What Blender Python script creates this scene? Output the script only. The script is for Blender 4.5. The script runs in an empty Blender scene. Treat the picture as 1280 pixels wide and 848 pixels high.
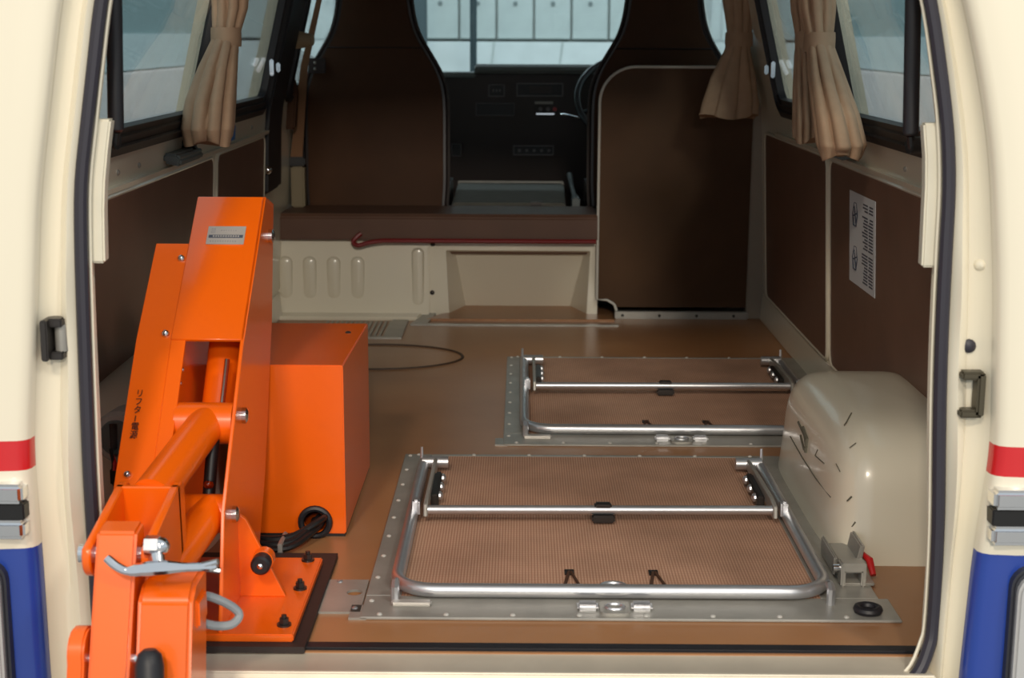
import bpy, bmesh, math, random
from mathutils import Vector, Matrix
R = math.radians
random.seed(7)
scn = bpy.context.scene
COL = scn.collection

# ------------------------------------------------------------------ camera
yaw, pit, roll = math.atan(11/1900), math.atan(379/1900), R(0.25)
fw = Vector((-math.sin(yaw)*math.cos(pit), math.cos(yaw)*math.cos(pit), -math.sin(pit)))
r0 = Vector((math.cos(yaw), math.sin(yaw), 0)); u0 = r0.cross(fw)
rt = math.cos(roll)*r0 + math.sin(roll)*u0
up = -math.sin(roll)*r0 + math.cos(roll)*u0
cd = bpy.data.cameras.new('camera'); cam = bpy.data.objects.new('camera', cd); COL.objects.link(cam)
cam.matrix_world = Matrix(((rt.x, up.x, -fw.x, 0), (rt.y, up.y, -fw.y, 0), (rt.z, up.z, -fw.z, .9), (0, 0, 0, 1)))
cd.sensor_width = 36; cd.lens = 1900/1280*36; cd.clip_start = .05
cd.dof.use_dof = True; cd.dof.focus_distance = 2.9; cd.dof.aperture_fstop = 7.0
scn.camera = cam

# ------------------------------------------------------------------ world + lights + exposure
def lin(c):
    return tuple((x/12.92 if x <= .04045 else ((x+.055)/1.055)**2.4) for x in (v/255 for v in c)) + (1,)
w = bpy.data.worlds.new('hall_light'); scn.world = w; w.use_nodes = True
bg = w.node_tree.nodes['Background']
bg.inputs[0].default_value = (.84, .94, 1.0, 1); bg.inputs[1].default_value = .70
scn.view_settings.view_transform = 'Standard'; scn.view_settings.look = 'None'
scn.view_settings.gamma = 1; scn.view_settings.use_curve_mapping = False
scn.view_settings.exposure = 0.0
def area(name, loc, target, sx, sy, power, col):
    l = bpy.data.lights.new(name, 'AREA'); l.shape = 'RECTANGLE'; l.size = sx; l.size_y = sy
    l.energy = power; l.color = col
    o = bpy.data.objects.new(name, l); COL.objects.link(o); o.location = loc
    o.rotation_euler = (Vector(target)-Vector(loc)).to_track_quat('-Z', 'Y').to_euler()
    return o
# the hall's ceiling lamps, about 5 m above its floor: behind the van (they light its open rear) and over the far wall
area('ceiling_lamp_rear_right_offscreen', (2.6, -1.0, 4.3), (.6, 2.2, .4), .6, .6, 75, (1, .93, .82))
area('ceiling_lamp_rear_left_offscreen', (-1.1, -3.2, 4.3), (.2, 2.6, .2), .6, .6, 165, (1, .86, .68))
area('ceiling_lamp_hall_back_offscreen', (.9, -9.0, 4.4), (0, 3.5, .3), .8, .8, 450, (1, .90, .76))
area('ceiling_lamp_front_offscreen', (0, 9.4, 4.6), (0, 11.5, .8), 4.0, .8, 190, (.92, .98, 1.0))

# ------------------------------------------------------------------ materials
MATS = {}
def mat(name, col, rough=.5, metal=0., var=.0, vscale=6., bump=0., bscale=200., col2=None, coat=0., spec=.5):
    if name in MATS: return MATS[name]
    m = bpy.data.materials.new(name); m.use_nodes = True; nt = m.node_tree; b = nt.nodes['Principled BSDF']
    c = lin(col); b.inputs['Base Color'].default_value = c
    b.inputs['Roughness'].default_value = rough; b.inputs['Metallic'].default_value = metal
    b.inputs['Coat Weight'].default_value = coat; b.inputs['Coat Roughness'].default_value = .12
    b.inputs['Specular IOR Level'].default_value = spec
    tc = nt.nodes.new('ShaderNodeTexCoord')
    if var or col2:
        n = nt.nodes.new('ShaderNodeTexNoise'); n.inputs['Scale'].default_value = vscale; n.inputs['Detail'].default_value = 5
        nt.links.new(tc.outputs['Object'], n.inputs['Vector'])
        rp = nt.nodes.new('ShaderNodeValToRGB'); rp.color_ramp.elements[0].position = .3; rp.color_ramp.elements[1].position = .7
        c2 = lin(col2) if col2 else tuple(min(1, x*(1+var)) for x in c[:3])+(1,)
        c1 = c if col2 else tuple(x*(1-var) for x in c[:3])+(1,)
        rp.color_ramp.elements[0].color = c1; rp.color_ramp.elements[1].color = c2
        nt.links.new(n.outputs['Fac'], rp.inputs['Fac']); nt.links.new(rp.outputs['Color'], b.inputs['Base Color'])
    if bump:
        n2 = nt.nodes.new('ShaderNodeTexNoise'); n2.inputs['Scale'].default_value = bscale; n2.inputs['Detail'].default_value = 3
        nt.links.new(tc.outputs['Object'], n2.inputs['Vector'])
        bp = nt.nodes.new('ShaderNodeBump'); bp.inputs['Strength'].default_value = bump; bp.inputs['Distance'].default_value = .002
        nt.links.new(n2.outputs['Fac'], bp.inputs['Height']); nt.links.new(bp.outputs['Normal'], b.inputs['Normal'])
    MATS[name] = m
    return m
def glass(name, tint, gl=.09):
    m = bpy.data.materials.new(name); m.use_nodes = True; nt = m.node_tree; nt.nodes.clear()
    out = nt.nodes.new('ShaderNodeOutputMaterial'); mx = nt.nodes.new('ShaderNodeMixShader')
    tr = nt.nodes.new('ShaderNodeBsdfTransparent'); tr.inputs[0].default_value = tuple(tint)+(1,)
    g = nt.nodes.new('ShaderNodeBsdfGlossy'); g.inputs['Roughness'].default_value = .02
    ge = nt.nodes.new('ShaderNodeNewGeometry'); dt = nt.nodes.new('ShaderNodeVectorMath'); dt.operation = 'DOT_PRODUCT'
    nt.links.new(ge.outputs['Normal'], dt.inputs[0]); nt.links.new(ge.outputs['Incoming'], dt.inputs[1])
    def ma(op, a, b=None):
        q = nt.nodes.new('ShaderNodeMath'); q.operation = op
        for i, v in enumerate((a, b)):
            if v is None: continue
            if isinstance(v, (int, float)): q.inputs[i].default_value = v
            else: nt.links.new(v, q.inputs[i])
        return q.outputs[0]
    c1 = ma('SUBTRACT', 1.0, ma('ABSOLUTE', dt.outputs['Value']))
    fr = ma('ADD', .04, ma('MULTIPLY', .96, ma('POWER', c1, 5.0)))      # Schlick, the same from both sides of the pane
    nt.links.new(fr, mx.inputs[0]); nt.links.new(tr.outputs[0], mx.inputs[1]); nt.links.new(g.outputs[0], mx.inputs[2])
    nt.links.new(mx.outputs[0], out.inputs[0]); MATS[name] = m
    return m
def ramp_z(name, stops, rough=.3, coat=.5):
    """paint in horizontal bands, by height in metres"""
    m = bpy.data.materials.new(name); m.use_nodes = True; nt = m.node_tree; b = nt.nodes['Principled BSDF']
    b.inputs['Roughness'].default_value = rough; b.inputs['Coat Weight'].default_value = coat; b.inputs['Coat Roughness'].default_value = .1
    tc = nt.nodes.new('ShaderNodeTexCoord'); sp = nt.nodes.new('ShaderNodeSeparateXYZ'); rp = nt.nodes.new('ShaderNodeValToRGB')
    nt.links.new(tc.outputs['Object'], sp.inputs[0]); nt.links.new(sp.outputs['Z'], rp.inputs['Fac'])
    rp.color_ramp.interpolation = 'CONSTANT'
    e = rp.color_ramp.elements; e[0].position = 0; e[0].color = lin(stops[0][1])
    e[1].position = stops[1][0]; e[1].color = lin(stops[1][1])
    for p, c in stops[2:]:
        x = e.new(p); x.color = lin(c)
    nt.links.new(rp.outputs['Color'], b.inputs['Base Color']); MATS[name] = m
    return m
def ribbed(name, c1, c2, pitch=.0052):
    m = bpy.data.materials.new(name); m.use_nodes = True; nt = m.node_tree; b = nt.nodes['Principled BSDF']
    b.inputs['Roughness'].default_value = .9; b.inputs['Specular IOR Level'].default_value = .15
    tc = nt.nodes.new('ShaderNodeTexCoord'); wv = nt.nodes.new('ShaderNodeTexWave'); wv.bands_direction = 'X'
    wv.inputs['Scale'].default_value = 2*math.pi/(20*pitch); wv.inputs['Distortion'].default_value = .15
    wv2 = nt.nodes.new('ShaderNodeTexWave'); wv2.bands_direction = 'Y'; wv2.inputs['Scale'].default_value = 2*math.pi/(20*pitch*2.2)
    n = nt.nodes.new('ShaderNodeTexNoise'); n.inputs['Scale'].default_value = 7; n.inputs['Detail'].default_value = 6
    for x in (wv, wv2, n): nt.links.new(tc.outputs['Object'], x.inputs['Vector'])
    mu = nt.nodes.new('ShaderNodeMath'); mu.operation = 'MULTIPLY'
    sf = nt.nodes.new('ShaderNodeMath'); sf.operation = 'MULTIPLY_ADD'; sf.inputs[1].default_value = .45; sf.inputs[2].default_value = .55
    nt.links.new(wv2.outputs['Fac'], sf.inputs[0])
    nt.links.new(wv.outputs['Fac'], mu.inputs[0]); nt.links.new(sf.outputs[0], mu.inputs[1])
    rp = nt.nodes.new('ShaderNodeValToRGB'); rp.color_ramp.elements[0].color = lin(c1); rp.color_ramp.elements[1].color = lin(c2)
    rp.color_ramp.elements[1].position = .75
    mm = nt.nodes.new('ShaderNodeMixRGB'); mm.blend_type = 'MULTIPLY'; mm.inputs[0].default_value = .40
    r2 = nt.nodes.new('ShaderNodeValToRGB'); r2.color_ramp.elements[0].position = .3; r2.color_ramp.elements[1].position = .65
    r2.color_ramp.elements[0].color = (.45, .45, .45, 1)
    nt.links.new(mu.outputs[0], rp.inputs[0]); nt.links.new(n.outputs['Fac'], r2.inputs[0])
    nt.links.new(rp.outputs[0], mm.inputs[1]); nt.links.new(r2.outputs[0], mm.inputs[2]); nt.links.new(mm.outputs[0], b.inputs['Base Color'])
    bp = nt.nodes.new('ShaderNodeBump'); bp.inputs['Strength'].default_value = .35; bp.inputs['Distance'].default_value = .002
    nt.links.new(mu.outputs[0], bp.inputs['Height']); nt.links.new(bp.outputs['Normal'], b.inputs['Normal'])
    MATS[name] = m
    return m

ORANGE = mat('orange_paint', (236, 98, 4), .30, var=.03, vscale=3, bump=.03, bscale=600, coat=.35)
CREAM = mat('cream_paint', (226, 218, 198), .28, coat=.5, var=.015, vscale=3)
JAMB = CREAM
PLINT = CREAM
BULK = CREAM
ARCH = CREAM
STRIPES = ramp_z('body_paint_bands', [(0, (30, 62, 150)), (.191, (226, 218, 198)), (.303, (200, 26, 34)), (.345, (226, 218, 198))])
BRWN = mat('brown_board', (114, 82, 66), .42, var=.10, vscale=9, bump=.1, bscale=500, spec=.45)
SEATV = mat('brown_vinyl', (72, 45, 26), .6, var=.10, vscale=8, bump=.2, bscale=350, spec=.2)
SEATD = mat('dark_vinyl_edge', (44, 34, 32), .35)
FLOORM = mat('brown_floor_vinyl', (150, 104, 68), .33, col2=(168, 120, 80), vscale=3.2, bump=.04, bscale=90)
STEEL = mat('steel_tube', (205, 206, 210), .36, metal=.85, var=.05, vscale=30)
ZINC = mat('zinc_plate', (158, 155, 148), .40, metal=.35, var=.12, vscale=14)
CHROME = mat('chrome', (225, 225, 228), .12, metal=1.)
ALU = mat('aluminium_sill', (208, 198, 180), .45, metal=.25, var=.10, vscale=9)
RUBBER = mat('black_rubber', (26, 25, 30), .5)
SEALM = mat('seal_rubber', (44, 42, 52), .5)
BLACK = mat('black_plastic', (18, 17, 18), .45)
DARKST = mat('dark_steel', (70, 66, 64), .4, metal=.8)
PAD = mat('black_pad', (40, 30, 28), .6)
GREYPL = mat('grey_plastic', (96, 104, 104), .45)
GREYC = mat('grey_cable', (140, 146, 150), .4)
WHITEP = mat('white_trim', (214, 208, 190), .45, var=.05, vscale=12)
CURT = mat('beige_curtain', (172, 142, 116), .85, var=.08, vscale=25, bump=.25, bscale=700)
CARPET = ribbed('ribbed_carpet', (162, 122, 99), (196, 156, 132))
LEDGE = mat('ledge_vinyl', (92, 62, 46), .5, var=.1, vscale=8)
TUNNEL = mat('grey_mat', (94, 92, 84), .8, var=.1, vscale=20)
DASH = mat('dash_plastic', (60, 48, 44), .5)
DASHT = mat('dash_top_lit', (132, 132, 128), .5)  # paler than the fascia: windscreen light on the top is put into the colour
RED = mat('red_paint', (200, 36, 36), .35)
REDP = mat('red_pipe_paint', (120, 26, 26), .4)
PAPER = mat('sticker_white', (214, 218, 222), .5)
INK = mat('sticker_ink', (70, 76, 90), .6)
PLATEM = mat('nameplate_metal', (190, 184, 180), .35, metal=.4)
BLUE = mat('sticker_blue', (60, 120, 190), .5)
TAIL = mat('lamp_lens_grey', (176, 176, 176), .25, coat=.6)
GASK = mat('lamp_gasket', (46, 48, 56), .5)
HGROUND = mat('hall_floor', (150, 152, 152), .6, var=.06, vscale=1)
CONC = mat('concrete', (172, 178, 176), .85, var=.12, vscale=3, bump=.3, bscale=60)
CONCL = mat('pale_concrete', (204, 208, 208), .85, var=.05, vscale=8)
HWALL = mat('hall_wall', (140, 162, 164), .8, var=.05)
HLOW = mat('hall_low_wall', (226, 218, 216), .8, var=.04)
HBAND = mat('hall_band', (200, 214, 216), .6)
POST = mat('dark_post', (58, 74, 80), .5)
ROOFL = mat('headlining', (150, 140, 120), .9)
GL_SIDE = glass('tinted_side_glass', (.88, .95, .96))
GL_FRONT = glass('tinted_windscreen', (.86, .95, .97))

# ------------------------------------------------------------------ mesh helpers
class MB:
    def __init__(s): s.bm = bmesh.new()
    def box(s, a, b):
        x0, y0, z0 = a; x1, y1, z1 = b
        v = [s.bm.verts.new(p) for p in ((x0,y0,z0),(x1,y0,z0),(x1,y1,z0),(x0,y1,z0),(x0,y0,z1),(x1,y0,z1),(x1,y1,z1),(x0,y1,z1))]
        for f in ((0,3,2,1),(4,5,6,7),(0,1,5,4),(1,2,6,5),(2,3,7,6),(3,0,4,7)): s.bm.faces.new([v[i] for i in f])
        return s
    def prism(s, poly, axis, a, b):
        """polygon in the plane across `axis`, pushed from a to b along it"""
        def P(p, t): return {'x': (t, p[0], p[1]), 'y': (p[0], t, p[1]), 'z': (p[0], p[1], t)}[axis]
        A = [s.bm.verts.new(P(p, a)) for p in poly]; B = [s.bm.verts.new(P(p, b)) for p in poly]; n = len(poly)
        s.bm.faces.new(A[::-1]); s.bm.faces.new(B)
        for i in range(n): s.bm.faces.new((A[i], A[(i+1) % n], B[(i+1) % n], B[i]))
        return s
    def cyl(s, p0, p1, r, n=16, r1=None):
        return s.tube([p0, p1], [r, r if r1 is None else r1], n)
    def tube(s, path, r, n=10, closed=False, cap=True, flat=None):
        path = [Vector(p) for p in path]; k = len(path)
        rs = r if isinstance(r, (list, tuple)) else [r]*k
        rings = []; pn = None
        for i, p in enumerate(path):
            if closed: t = path[(i+1) % k]-path[i-1]
            else: t = path[min(i+1, k-1)]-path[max(i-1, 0)]
            t.normalize()
            if pn is None:
                ref = Vector((0, 0, 1)) if abs(t.z) < .9 else Vector((1, 0, 0))
                nn = t.cross(ref).normalized()
            else:
                nn = (pn-t*pn.dot(t)).normalized()
            bb = t.cross(nn); pn = nn
            rings.append([s.bm.verts.new(p+rs[i]*(math.cos(2*math.pi*j/n)*nn+math.sin(2*math.pi*j/n)*bb)) for j in range(n)])
        for i in range(k if closed else k-1):
            A, B = rings[i], rings[(i+1) % k]
            for j in range(n): s.bm.faces.new((A[j], A[(j+1) % n], B[(j+1) % n], B[j]))
        if cap and not closed: s.bm.faces.new(rings[0][::-1]); s.bm.faces.new(rings[-1])
        return s
    def loft(s, rings, cap=True, closed=True):
        V = [[s.bm.verts.new(p) for p in r] for r in rings]; n = len(V[0])
        for A, B in zip(V, V[1:]):
            for j in range(n if closed else n-1): s.bm.faces.new((A[j], A[(j+1) % n], B[(j+1) % n], B[j]))
        if cap and closed: s.bm.faces.new(V[0][::-1]); s.bm.faces.new(V[-1])
        return s
    def dome(s, c, axis, r, h, n=12):
        c = Vector(c); axis = Vector(axis).normalized()
        return s.tube([c, c+axis*h*.45, c+axis*h*.8, c+axis*h], [r, r*.95, r*.65, r*.2], n)
    def bevel(s, w, seg=2, ang=30):
        bmesh.ops.recalc_face_normals(s.bm, faces=s.bm.faces)
        e = [e for e in s.bm.edges if len(e.link_faces) == 2 and e.calc_face_angle(0) > R(ang)]
        bmesh.ops.bevel(s.bm, geom=e, offset=w, segments=seg, affect='EDGES', clamp_overlap=True)
        return s
    def mesh(s, name, ang=35):
        bmesh.ops.recalc_face_normals(s.bm, faces=s.bm.faces)
        me = bpy.data.meshes.new(name); s.bm.to_mesh(me); s.bm.free()
        me.polygons.foreach_set('use_smooth', [True]*len(me.polygons)); me.set_sharp_from_angle(angle=R(ang))
        return me

def obj(name, mb, m, parent=None, label=None, cat=None, group=None, kind=None, ang=35):
    me = mb if isinstance(mb, bpy.types.Mesh) else mb.mesh(name, ang)
    if not me.materials: me.materials.append(m)
    o = bpy.data.objects.new(name, me); COL.objects.link(o)
    if parent:
        o.parent = parent; o.matrix_parent_inverse = Matrix.Translation(-Vector(base_of(parent)))
    tag(o, label, cat, group, kind)
    return o
def base_of(o):
    v = Vector(o.location)
    return v
def tag(o, label=None, cat=None, group=None, kind=None):
    for k, v in (('label', label), ('category', cat), ('group', group), ('kind', kind)):
        if v: o[k] = v
def thing(name, loc, label, cat, group=None):
    o = bpy.data.objects.new(name, None); COL.objects.link(o); o.location = loc; o.empty_display_size = .05
    tag(o, label, cat, group); return o
def struct(name, mb, m, parent=None, label=None, ang=35):
    return obj(name, mb, m, parent, label, kind=None if parent else 'structure', ang=ang)
def piece(name, me, loc, parent, label=None):
    """a small repeated part that shares mesh data, placed at loc"""
    o = bpy.data.objects.new(name, me); COL.objects.link(o); o.location = loc
    o.parent = parent; o.matrix_parent_inverse = Matrix.Translation(-base_of(parent))
    if label: o['label'] = label
    return o
def copy_tree(root, loc, label=None, group=None):
    r = root.copy(); COL.objects.link(r); r.location = loc
    if label: r['label'] = label
    for ch in list(root.children):
        c = ch.copy(); COL.objects.link(c); c.parent = r; c.matrix_parent_inverse = ch.matrix_parent_inverse
        for g in ch.children:
            d = g.copy(); COL.objects.link(d); d.parent = c; d.matrix_parent_inverse = g.matrix_parent_inverse
    return r
def smooth(pts, k=4):
    """Catmull-Rom through the points"""
    P = [Vector(p) for p in pts]; out = []
    for i in range(len(P)-1):
        a, b, c, d = P[max(i-1, 0)], P[i], P[i+1], P[min(i+2, len(P)-1)]
        for j in range(k):
            t = j/k
            out.append(.5*((2*b)+(c-a)*t+(2*a-5*b+4*c-d)*t*t+(3*b-a-3*c+d)*t**3))
    out.append(P[-1]); return out
def cut(o, mb):
    """take a real hole out of a mesh"""
    c = bpy.data.objects.new('cutter', mb.mesh('cutter')); COL.objects.link(c)
    m = o.modifiers.new('hole', 'BOOLEAN'); m.operation = 'DIFFERENCE'; m.solver = 'EXACT'; m.object = c
    pm = o.matrix_parent_inverse.copy(); par = o.parent; o.parent = None      # meshes are modelled in place, so cut them there
    bpy.context.view_layer.update()
    me = bpy.data.meshes.new_from_object(o.evaluated_get(bpy.context.evaluated_depsgraph_get()))
    o.modifiers.clear(); o.data = me
    me.polygons.foreach_set('use_smooth', [False]*len(me.polygons))
    if par: o.parent = par; o.matrix_parent_inverse = pm
    cm = c.data; bpy.data.objects.remove(c); bpy.data.meshes.remove(cm)
def interp(tab, z):
    if z <= tab[0][0]: return tab[0][1]
    for (a, va), (b, vb) in zip(tab, tab[1:]):
        if z <= b: return va+(vb-va)*(z-a)/(b-a)
    return tab[-1][1]
def rrect(x0, z0, x1, z1, r, n=5):
    out = []
    for cx, cz, a0 in ((x1-r, z0+r, -90), (x1-r, z1-r, 0), (x0+r, z1-r, 90), (x0+r, z0+r, 180)):
        for i in range(n+1):
            a = R(a0+90*i/n); out.append((cx+r*math.cos(a), cz+r*math.sin(a)))
    return out

# ================================================================== THE SETTING
def XW(z):                      # inner face of the van side, leaning in above the waist
    return interp([(-.1, .797), (0, .795), (.1, .785), (.62, .762), (.68, .757), (1.32, .605)], z)

# van floor
fl = MB(); fl.prism([(-.84, 2.125), (.84, 2.125), (.84, 5.10), (-.84, 5.10)], 'z', -.06, 0)
floor = struct('floor', fl, FLOORM)
# rear threshold: dark rubber edge strip and the scuffed aluminium step below it
struct('trim_1', MB().box((-.62, 2.130, -.05), (.62, 2.156, .004)).bevel(.003), RUBBER)
sill = MB().prism([(2.132, -.002), (2.068, -.004), (2.060, .000), (2.052, -.001), (2.046, -.010), (2.020, -.016), (2.020, -.2), (2.132, -.2)], 'x', -.60, .60)
struct('trim_2', sill.bevel(.002), ALU)

def side(s):
    nm = 'left' if s < 0 else 'right'
    def prof(zs, off=0, th=.05):
        inn = [(s*(XW(z)-off), z) for z in zs]; out = [(s*(XW(z)+th), z) for z in zs[::-1]]
        return inn+out
    W = MB()
    zl = [-.1, 0, .1, .35, .62, .68, .70]
    W.prism(prof(zl), 'y', 2.10, 6.45)
    W.prism(prof([1.16, 1.25, 1.34]), 'y', 2.10, 6.45)
    for y0, y1 in ((2.10, 2.52), (3.525, 3.60), (4.47, 4.85), (6.18, 6.45)):
        W.prism(prof([.70, .9, 1.16]), 'y', y0, y1)
    wall = struct('wall_'+nm, W, PLINT)
    # angled foot of the wall where it meets the floor
    foot = MB().prism([(s*.775, 0), (s*.782, .088), (s*.80, .088), (s*.80, 0)], 'y', 3.0, 4.86)
    struct('sill_flange', foot.bevel(.003), PLINT, wall)
    # brown boards with rounded corners and a pale bead round them
    def board(y0, y1, z0, z1, rad, holes=()):
        poly = rrect(y0, z0, y1, z1, rad)
        pts_in = [(s*(XW(z)-.006), y, z) for y, z in poly]; pts_out = [(s*(XW(z)+.004), y, z) for y, z in poly]
        b = MB().loft([pts_out, pts_in])
        p = struct('trim_panel', b, BRWN, wall)
        bead = [(s*(XW(z)-.003), y, z) for y, z in poly]
        obj('edge_bead', MB().tube(bead, .0055, 6, closed=True), PLINT, p)
        return p
    pf = board(3.79, 4.765 if s > 0 else 4.50, .092, .608, .03)
    pr = board(2.45, 3.745, .092, .606, .03)
    # raised ledge above the boards, with screw heads
    led = MB().prism([(s*(XW(.612)-.010), .612), (s*(XW(.622)-.012), .622), (s*(XW(.622)+.01), .622), (s*(XW(.612)+.01), .612)], 'y', 2.35, 4.55)
    struct('waist_rail', led, PLINT, wall)
    scr = MB().dome((0, 0, 0), (-s, 0, 0), .006, .005, 8).mesh('screw'); scr.materials.append(ZINC)
    for y in (2.86, 3.02, 3.86, 4.3): piece('screw', scr, (s*(XW(.645)), y, .645), wall)
    return wall, pf, pr
wall_left, pfl, prl = side(-1)
wall_right, pfr, prr = side(1)
# roof
struct('ceiling', MB().prism([(-.66, 1.34), (-.5, 1.40), (0, 1.43), (.5, 1.40), (.66, 1.34), (.66, 1.46), (-.66, 1.46)], 'y', 2.06, 6.45), ROOFL)

# windows: black rubber frame, glass pane
wn = [0]
def window(s, y0, y1, z0, z1, slider=False):
    wn[0] += 1
    fr = MB()
    def ring(off, xo, r):
        return [(s*(XW(z)+xo), y, z) for y, z in rrect(y0-off, z0-off, y1+off, z1+off, r)]
    rings = [ring(.052, .012, .06), ring(.050, -.012, .06), ring(.034, -.018, .05), ring(.030, -.010, .05), ring(.016, -.012, .045), ring(.012, -.006, .04), ring(0, -.008, .03), ring(-.004, .012, .03)]
    fr.loft(rings, cap=False)
    win = struct('window_%d' % wn[0], fr, RUBBER)
    g = MB(); poly = rrect(y0, z0, y1, z1, .03)
    g.loft([[(s*(XW(z)+.010), y, z) for y, z in poly], [(s*(XW(z)+.006), y, z) for y, z in poly]])
    obj('pane', g, GL_SIDE, win)
    if slider:   # sash post and its chrome catch at the leading edge
        obj('sash_post', MB().prism([(s*(XW(z)-.012), z) for z in (z0, z1)]+[(s*(XW(z)+.004), z) for z in (z1, z0)], 'y', y0+.02, y0+.045), RUBBER, win)
        k = MB(); x = s*(XW(.80)-.012)
        k.box((x-.006, y1-.012, .785), (x+.006, y1+.008, .832)); k.box((x-s*.018-.006, y1-.006, .795), (x-s*.018+.006, y1+.004, .822)); k.bevel(.003)
        obj('catch', k, CHROME, win, 'chrome sliding window catch')
    return win
window(-1, 2.565, 3.475, .730, 1.12); window(-1, 3.66, 4.42, .725, 1.12, True)
window(1, 2.565, 3.475, .730, 1.12); window(1, 3.66, 4.42, .725, 1.12, True)
window(-1, 4.91, 6.12, .74, 1.12); window(1, 4.98, 6.12, .74, 1.12)

# front of the cab: body below the windscreen, screen, pillars
fb = MB().prism([(6.45, -.1), (6.45, .68), (6.52, .68), (6.52, -.1)], 'x', -.85, .85)
struct('wall_front', fb, DASHT)
struct('cab_floor', MB().box((-.80, 5.10, -.10), (.80, 6.45, -.06)), DASH, floor)
wn[0] += 1
ws = MB()
def wsr(off, dy, r): return [(x, 6.43-.30*(z-.74)+dy, z) for x, z in rrect(-.72-off, .740-off, .72+off, 1.24+off, r)]
ws.loft([wsr(.05, .012, .08), wsr(.05, -.012, .08), wsr(0, -.012, .05), wsr(0, .012, .05)], cap=False)
wsf = struct('window_%d' % wn[0], ws, RUBBER)
obj('pane', MB().loft([wsr(0, .006, .05), wsr(0, .002, .05)]), GL_FRONT, wsf)
struct('trim_3', MB().box((-.80, 6.27, 1.26), (.80, 6.40, 1.36)), ROOFL)
for s, n in ((-1, 4), (1, 5)):
    struct('trim_%d' % n, MB().prism([(6.40, .70), (6.26, 1.30), (6.34, 1.30), (6.50, .70)], 'x', s*.77, s*.70), DASH)

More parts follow.
